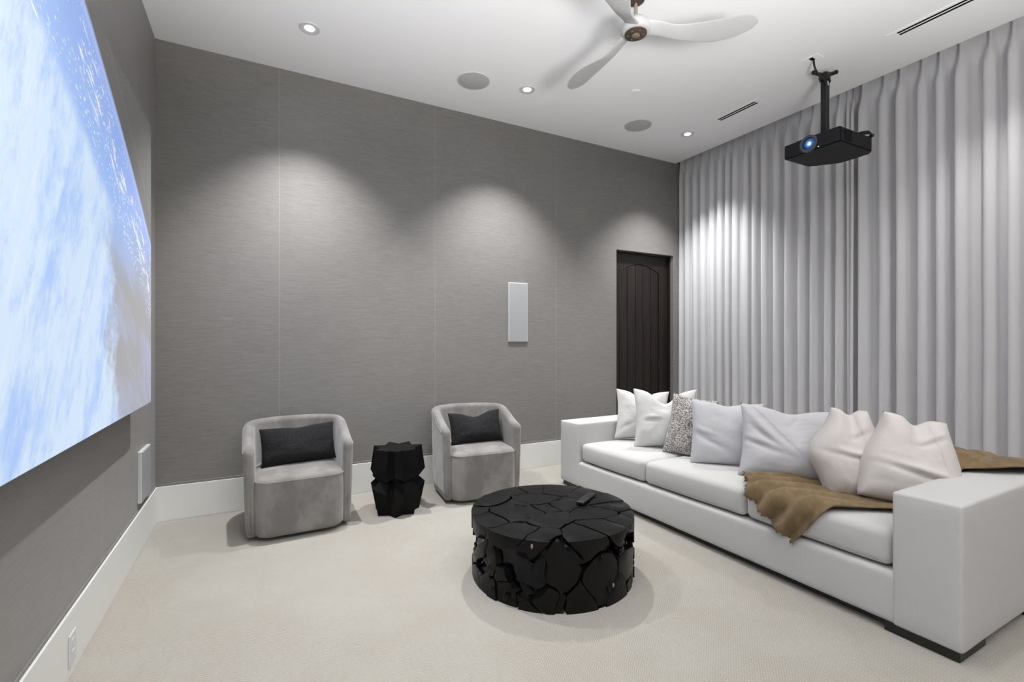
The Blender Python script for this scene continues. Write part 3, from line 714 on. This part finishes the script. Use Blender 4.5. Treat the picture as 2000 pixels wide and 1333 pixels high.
def make_chair(label):
    t = thing('swivel_armchair', label, 'armchair', (0, 0, 0), 0, 'pair of grey velvet barrel armchairs')
    # local frame: faces -Y, origin under the seat
    hw, th = .325, .072; P = shell_path(hw, -.275, .335, .25); n = len(P); bm = bmesh.new(); rows = []
    for i, p in enumerate(P):
        d = (P[min(i + 1, n - 1)] - P[max(i - 1, 0)]).normalized(); out = Vector((-d.y, d.x, 0))
        zt = .628 + (.752 - .628) * ss(-.27, .20, p.y) ** .9
        fy = (p.y + .275) / .042; k = math.sqrt(max(0, 1 - (1 - min(1, fy)) ** 2)) if fy < 1 else 1.
        tt = th * (.30 + .70 * k); zt -= .045 * (1 - k)
        taper = .018
        flare = .02 * ss(.55, .1, 0)
        r = tt / 2; ring = []
        prof = [(-r + .004, .035), (-r, .10), (-r, .36), (-r, zt - r * 1.1)]
        for q in range(1, 8): a = math.pi - math.pi * q / 8; prof.append((math.cos(a) * r, zt - r * 1.0 + math.sin(a) * r))
        prof += [(r, zt - r * 1.1), (r, .36), (r - .002, .10), (r - .010, .035)]
        for o_, z in prof:
            s = -taper * (1 - z / .75)
            ring.append(bm.verts.new(p - out * 0 + out * (o_ + s) + Vector((0, 0, z))))
        rows.append(ring)
    grid_faces(bm, rows, True); bm.faces.new(rows[0]); bm.faces.new(rows[-1])
    sh = obj('shell', bm, 'velvet', t, 80, False)
    pts = []
    for i, p in enumerate(P):
        d = (P[min(i + 1, n - 1)] - P[max(i - 1, 0)]).normalized(); out = Vector((-d.y, d.x, 0))
        zt = .628 + (.752 - .628) * ss(-.27, .20, p.y) ** .9
        if p.y > -.25: pts.append(p + out * (th / 2 - .001) + Vector((0, 0, zt - th * .5)))
    pp = obj('piping', add_tube(bmesh.new(), pts, .0032, 6), 'velvet', sh, 60)
    # seat block with rounded front corners
    def outline(hw_, yf, yb, rc):
        o = []
        for i in range(9): a = math.pi + math.pi / 2 * i / 8; o.append((-hw_ + rc + rc * math.cos(a), yf + rc + rc * math.sin(a)))
        for i in range(9): a = -math.pi / 2 + math.pi / 2 * i / 8; o.append((hw_ - rc + rc * math.cos(a), yf + rc + rc * math.sin(a)))
        for i in range(9): a = math.pi / 2 * i / 8; o.append((hw_ - .15 + .15 * math.cos(a), yb - .15 + .15 * math.sin(a)))
        for i in range(9): a = math.pi / 2 + math.pi / 2 * i / 8; o.append((-hw_ + .15 + .15 * math.cos(a), yb - .15 + .15 * math.sin(a)))
        return o
    bm = bmesh.new(); rows = []
    for z, ins in ((.032, .012), (.05, .0), (.15, -.002), (.30, -.002), (.392, 0), (.400, .002), (.412, .008), (.424, .020), (.432, .040), (.437, .075), (.442, .12), (.445, .18)):
        rows.append([bm.verts.new((x, y, z)) for x, y in outline(.287 - ins, -.345 + ins, .292 - ins, max(.02, .105 - ins * .5))])
    grid_faces(bm, rows, True); bm.faces.new(rows[0]); bm.faces.new(rows[-1])
    bmesh.ops.subdivide_edges(bm, edges=[e for e in bm.edges if e.calc_length() > .1], cuts=2, use_grid_fill=True)
    st = obj('seat', bm, 'velvet', t, 60)
    o2 = outline(.289, -.347, .29, .105)
    obj('seat_seam', add_tube(bmesh.new(), [(x, y, .402) for x, y in o2[:18]], .0028, 6), 'velvet', st, 60)
    bm = bmesh.new(); add_lathe(bm, [(.25, 0), (.255, .012), (.255, .034)], (0, -.01, 0), 40); obj('swivel_base', bm, 'legs', t, 50)
    return t
c1 = make_chair('grey velvet barrel armchair nearest the screen wall, left of the black side table'); c1.location = (.253, 3.925, 0); c1.rotation_euler = (0, 0, R(1))
def copy_tree(o, parent=None):
    c = o.copy(); COL.objects.link(c)
    if parent: c.parent = parent
    for ch_ in list(o.children): copy_tree(ch_, c)
    return c
c2 = copy_tree(c1); c2['label'] = 'grey velvet barrel armchair between the black side table and the sofa'
c2.location = (1.715, 3.975, 0); c2.rotation_euler = (0, 0, R(-5))
G2 = 'charcoal lumbar pillows on the armchairs'
pillow('lumbar_pillow', 'charcoal woven lumbar pillow on the left armchair, flat top edge', 'charcoal', (.262, 3.945, .575), (.52, .285, .15), R(2), R(-17), R(-2), G2, seed=11, chop=.012, c=.04, wr=.006)
pillow('lumbar_pillow', 'charcoal woven lumbar pillow with a notched top on the right armchair', 'charcoal', (1.735, 3.975, .575), (.50, .29, .15), R(-3), R(-17), R(-1.5), G2, seed=12, chop=.045, chop_w=.42, c=.05, wr=.006)

# ------------------------------------------------------------------ faceted side table
st = thing('side_table', 'black faceted star-shaped side table between the armchairs', 'side table', (.975, 3.80, 0), R(6))
def star(bm, levels, n=8, rot=0.):
    rows = []
    for (rr, zr), (rv, zv) in levels:
        row = []
        for i in range(2 * n):
            a = 2 * math.pi * i / (2 * n) + rot; r, z = (rr, zr) if i % 2 == 0 else (rv, zv)
            row.append(bm.verts.new((r * math.cos(a), r * math.sin(a), z)))
        rows.append(row)
    for a, b in zip(rows, rows[1:]):
        m = 2 * n
        for i in range(m):
            j = (i + 1) % m
            for tri in ((a[i], a[j], b[i]), (a[j], b[j], b[i])) if i % 2 == 0 else ((a[i], a[j], b[j]), (a[i], b[j], b[i])): bm.faces.new(tri)
    bm.faces.new(rows[0]); bm.faces.new(rows[-1]); return bm
NS = 7; rt = R(-90 + 180 / 7)
obj('upper_block', star(bmesh.new(), [((.165, .258), (.128, .292)), ((.222, .322), (.160, .264)), ((.194, .510), (.140, .500)), ((.188, .516), (.135, .506))], NS, rt), 'ebony', st)
obj('lower_block', star(bmesh.new(), [((.174, 0), (.124, 0)), ((.220, .216), (.155, .168)), ((.162, .270), (.126, .250))], NS, rt), 'ebony', st)

# ------------------------------------------------------------------ root-wood coffee table
TX, TY, TR, TH = 1.535, 2.392, .478, .362
def root_table():
    t = thing('coffee_table', 'round black lacquered root-wood drum coffee table on the carpet', 'coffee table', (TX, TY, 0))
    core = bmesh.new(); add_lathe(core, [(TR - .05, .004)] + [(TR - .042, .02 + .014 * k) for k in range(22)] + [(TR - .05 - .03 * k, TH - .022) for k in range(14)], n=160)
    for v in core.verts: v.co += v.co.normalized() * (.016 * noise.noise(v.co * 15) + .009 * noise.noise(v.co * 38)) if v.co.z > .01 else Vector()
    kr = random.Random(5)
    for k in range(26):                              # glossy black discs stand in for the dark of holes in the chunks
        a = kr.uniform(0, 2 * math.pi); side = k < 18
        c = Vector(((TR - .006) * math.cos(a), (TR - .006) * math.sin(a), kr.uniform(.04, TH - .07))) if side else Vector((kr.uniform(.1, .42) * math.cos(a), kr.uniform(.1, .42) * math.sin(a), TH - .003))
        m_ = Matrix.Translation(c) @ (Matrix.Rotation(a, 4, 'Z') if side else Matrix.Rotation(a, 4, 'Z') @ Matrix.Rotation(R(90), 4, 'Y')) @ Matrix.Rotation(kr.uniform(-.6, .6), 4, 'X')
        w_, h_ = kr.uniform(.007, .016), kr.uniform(.010, .026)
        bmesh.ops.create_uvsphere(core, u_segments=16, v_segments=8, radius=1, matrix=m_ @ Matrix.Diagonal((.0075 if side else .0042, w_, h_, 1)))
    obj('core', core, 'blackcore', t, 60)
    rnd = random.Random(21); seeds = []
    def ok(p, d): return all((p - q[0]).length > d for q in seeds)
    # upper ring: chunks that run over the rim; then the top; then the lower drum
    def put(p, w, d):
        if ok(p, d): seeds.append((p, w)); return True
        return False
    for k in range(14):
        a = 2 * math.pi * (k + rnd.uniform(-.3, .3)) / 14; r = TR - rnd.uniform(.05, .10); put(Vector((r * math.cos(a), r * math.sin(a), TH - rnd.uniform(.02, .07))), rnd.uniform(-.004, .004), .06)
    for k in range(120):
        a = rnd.uniform(0, 2 * math.pi); r = TR * math.sqrt(rnd.uniform(0, .62)); put(Vector((r * math.cos(a), r * math.sin(a), TH - .03)), rnd.uniform(-.008, .016), .165)
    for k in range(400):
        a = rnd.uniform(0, 2 * math.pi); put(Vector(((TR - .03) * math.cos(a), (TR - .03) * math.sin(a), rnd.uniform(.03, TH * .60))), rnd.uniform(-.008, .008), .135)
    n0 = len(seeds)
    for k in range(400):
        a = rnd.uniform(0, 2 * math.pi); put(Vector(((TR - .02) * math.cos(a), (TR - .02) * math.sin(a), rnd.uniform(.02, TH * .72))), -.004, .066)
    bites = []
    for k in range(46):
        a = rnd.uniform(0, 2 * math.pi); z = rnd.uniform(.06, TH - .05)
        bites.append((Vector((TR * math.cos(a), TR * math.sin(a), z)), rnd.uniform(.014, .034)))
    for k in range(40):
        a = rnd.uniform(0, 2 * math.pi); r = TR * math.sqrt(rnd.uniform(.08, 1.0)); bites.append((Vector((r * math.cos(a), r * math.sin(a), TH)), rnd.uniform(.012, .032)))
    upper, lower = bmesh.new(), bmesh.new()
    for si, (p, w) in enumerate(seeds):
        if si >= n0 and p.z > .09 and rnd.random() < .5: continue
        bm = bmesh.new(); add_lathe(bm, [(TR, 0.0), (TR, TH)], n=72)
        for sj, (q, w2) in enumerate(seeds):
            if sj == si: continue
            dv = q - p; l = dv.length
            if l > .55: continue
            gp = .0025 + .0085 * rnd.random() ** 3
            if (p.z > TH * .66) != (q.z > TH * .66): gp += .010
            nrm = dv / l; mid = p + nrm * (l / 2 + (w - w2) / (2 * l) - gp)
            bmesh.ops.bisect_plane(bm, geom=bm.verts[:] + bm.edges[:] + bm.faces[:], plane_co=mid, plane_no=nrm, clear_outer=True)
            if not bm.verts: break
            ee = [e for e in bm.edges if e.is_boundary]
            if ee: bmesh.ops.holes_fill(bm, edges=ee)
        if len(bm.verts) < 4: bm.free(); continue
        bmesh.ops.remove_doubles(bm, verts=bm.verts[:], dist=.0015)
        bmesh.ops.dissolve_limit(bm, angle_limit=R(1), verts=bm.verts[:], edges=bm.edges[:])
        def outer(f):
            c = f.calc_center_median(); return c.z > TH - .002 or all(math.hypot(v.co.x, v.co.y) > TR - .003 for v in f.verts) or c.z < .002
        gapedge = [e for e in bm.edges if len(e.link_faces) == 2 and not outer(e.link_faces[0]) and not outer(e.link_faces[1]) and e.calc_face_angle(0) > R(12)]
        try: bmesh.ops.bevel(bm, geom=gapedge, offset=.020, segments=4, profile=.5, affect='EDGES', clamp_overlap=True)
        except Exception: pass
        sharp = [e for e in bm.edges if len(e.link_faces) == 2 and e.calc_face_angle(0) > R(40)]
        try: bmesh.ops.bevel(bm, geom=sharp, offset=.003, segments=2, profile=.6, affect='EDGES', clamp_overlap=True)
        except Exception: pass
        for _ in range(2):
            long_ = [e for e in bm.edges if e.calc_length() > .022]
            if long_: bmesh.ops.subdivide_edges(bm, edges=long_, cuts=1)
        bmesh.ops.triangulate(bm, faces=bm.faces[:], quad_method='BEAUTY', ngon_method='BEAUTY')
        up = p.z > TH * .66
        for v in bm.verts:
            c = v.co.copy(); r = math.hypot(c.x, c.y); fq = 5.6
            d = Vector((noise.noise(c * fq), noise.noise(c * fq + Vector((9, 3, 1))), noise.noise(c * fq + Vector((2, 7, 5))))) * .052
            d += Vector((noise.noise(c * 17), noise.noise(c * 17 + Vector((9, 3, 1))), noise.noise(c * 17 + Vector((2, 7, 5))))) * .014
            q = c + d
            for bc, br in bites:                    # knot holes and worn pockets where chunks meet
                e = q - bc; e.z *= .75; l = e.length
                if 1e-6 < l < br: q = q + (q - bc) * (br / l - 1) * .9
            if c.z > TH - .0006: q.z = min(c.z, TH)
            elif c.z < .0006: q.z = max(c.z, 0)
            else: q.z = min(max(q.z, .0), TH - .0012)
            if r > TR - .003:
                k = min(r, TR) / math.hypot(q.x, q.y); q.x *= k; q.y *= k
            elif math.hypot(q.x, q.y) > TR - .002:
                k = (TR - .002) / math.hypot(q.x, q.y); q.x *= k; q.y *= k
            v.co = q
        rad = Vector((p.x, p.y, 0)).normalized()
        off = Vector((0, 0, -rnd.uniform(0, .004))) - rad * rnd.uniform(0, .004) if up else -rad * rnd.uniform(0, .013)
        for v in bm.verts: v.co += off * (1 if v.co.z > .001 or not up else 0)
        me = bpy.data.meshes.new('tmp'); bm.to_mesh(me); bm.free()
        (upper if up else lower).from_mesh(me); bpy.data.meshes.remove(me)
    for a, z in ((-2.35, TH - .03), (-1.42, .10)):
        nb = bmesh.new(); bmesh.ops.create_uvsphere(nb, u_segments=14, v_segments=8, radius=1, matrix=Matrix.Translation((TR * math.cos(a), TR * math.sin(a), z)) @ Matrix.Rotation(a, 4, 'Z') @ Matrix.Diagonal((.004, .007, .012, 1)))
        g = obj('gold_fleck', nb, 'bronze2', t, 60); g['label'] = 'small gold fleck in the black wood'
    obj('top_slabs', upper, 'blackwood', t, 30); obj('side_chunks', lower, 'blackwood', t, 30)
root_table()
rc = thing('remote_control', 'slim black remote control lying on the coffee table', 'remote control', (1.80, 2.41, TH + .0015), R(32))
obj('casing', box((-.105, -.026, 0), (.105, .026, .020), .006), 'black', rc, 50)
for i in range(8):
    for j in range(2): obj('button', box((-.088 + i * .021, -.016 + j * .018, .0195), (-.075 + i * .021, -.004 + j * .018, .0222), .002), 'button', rc)
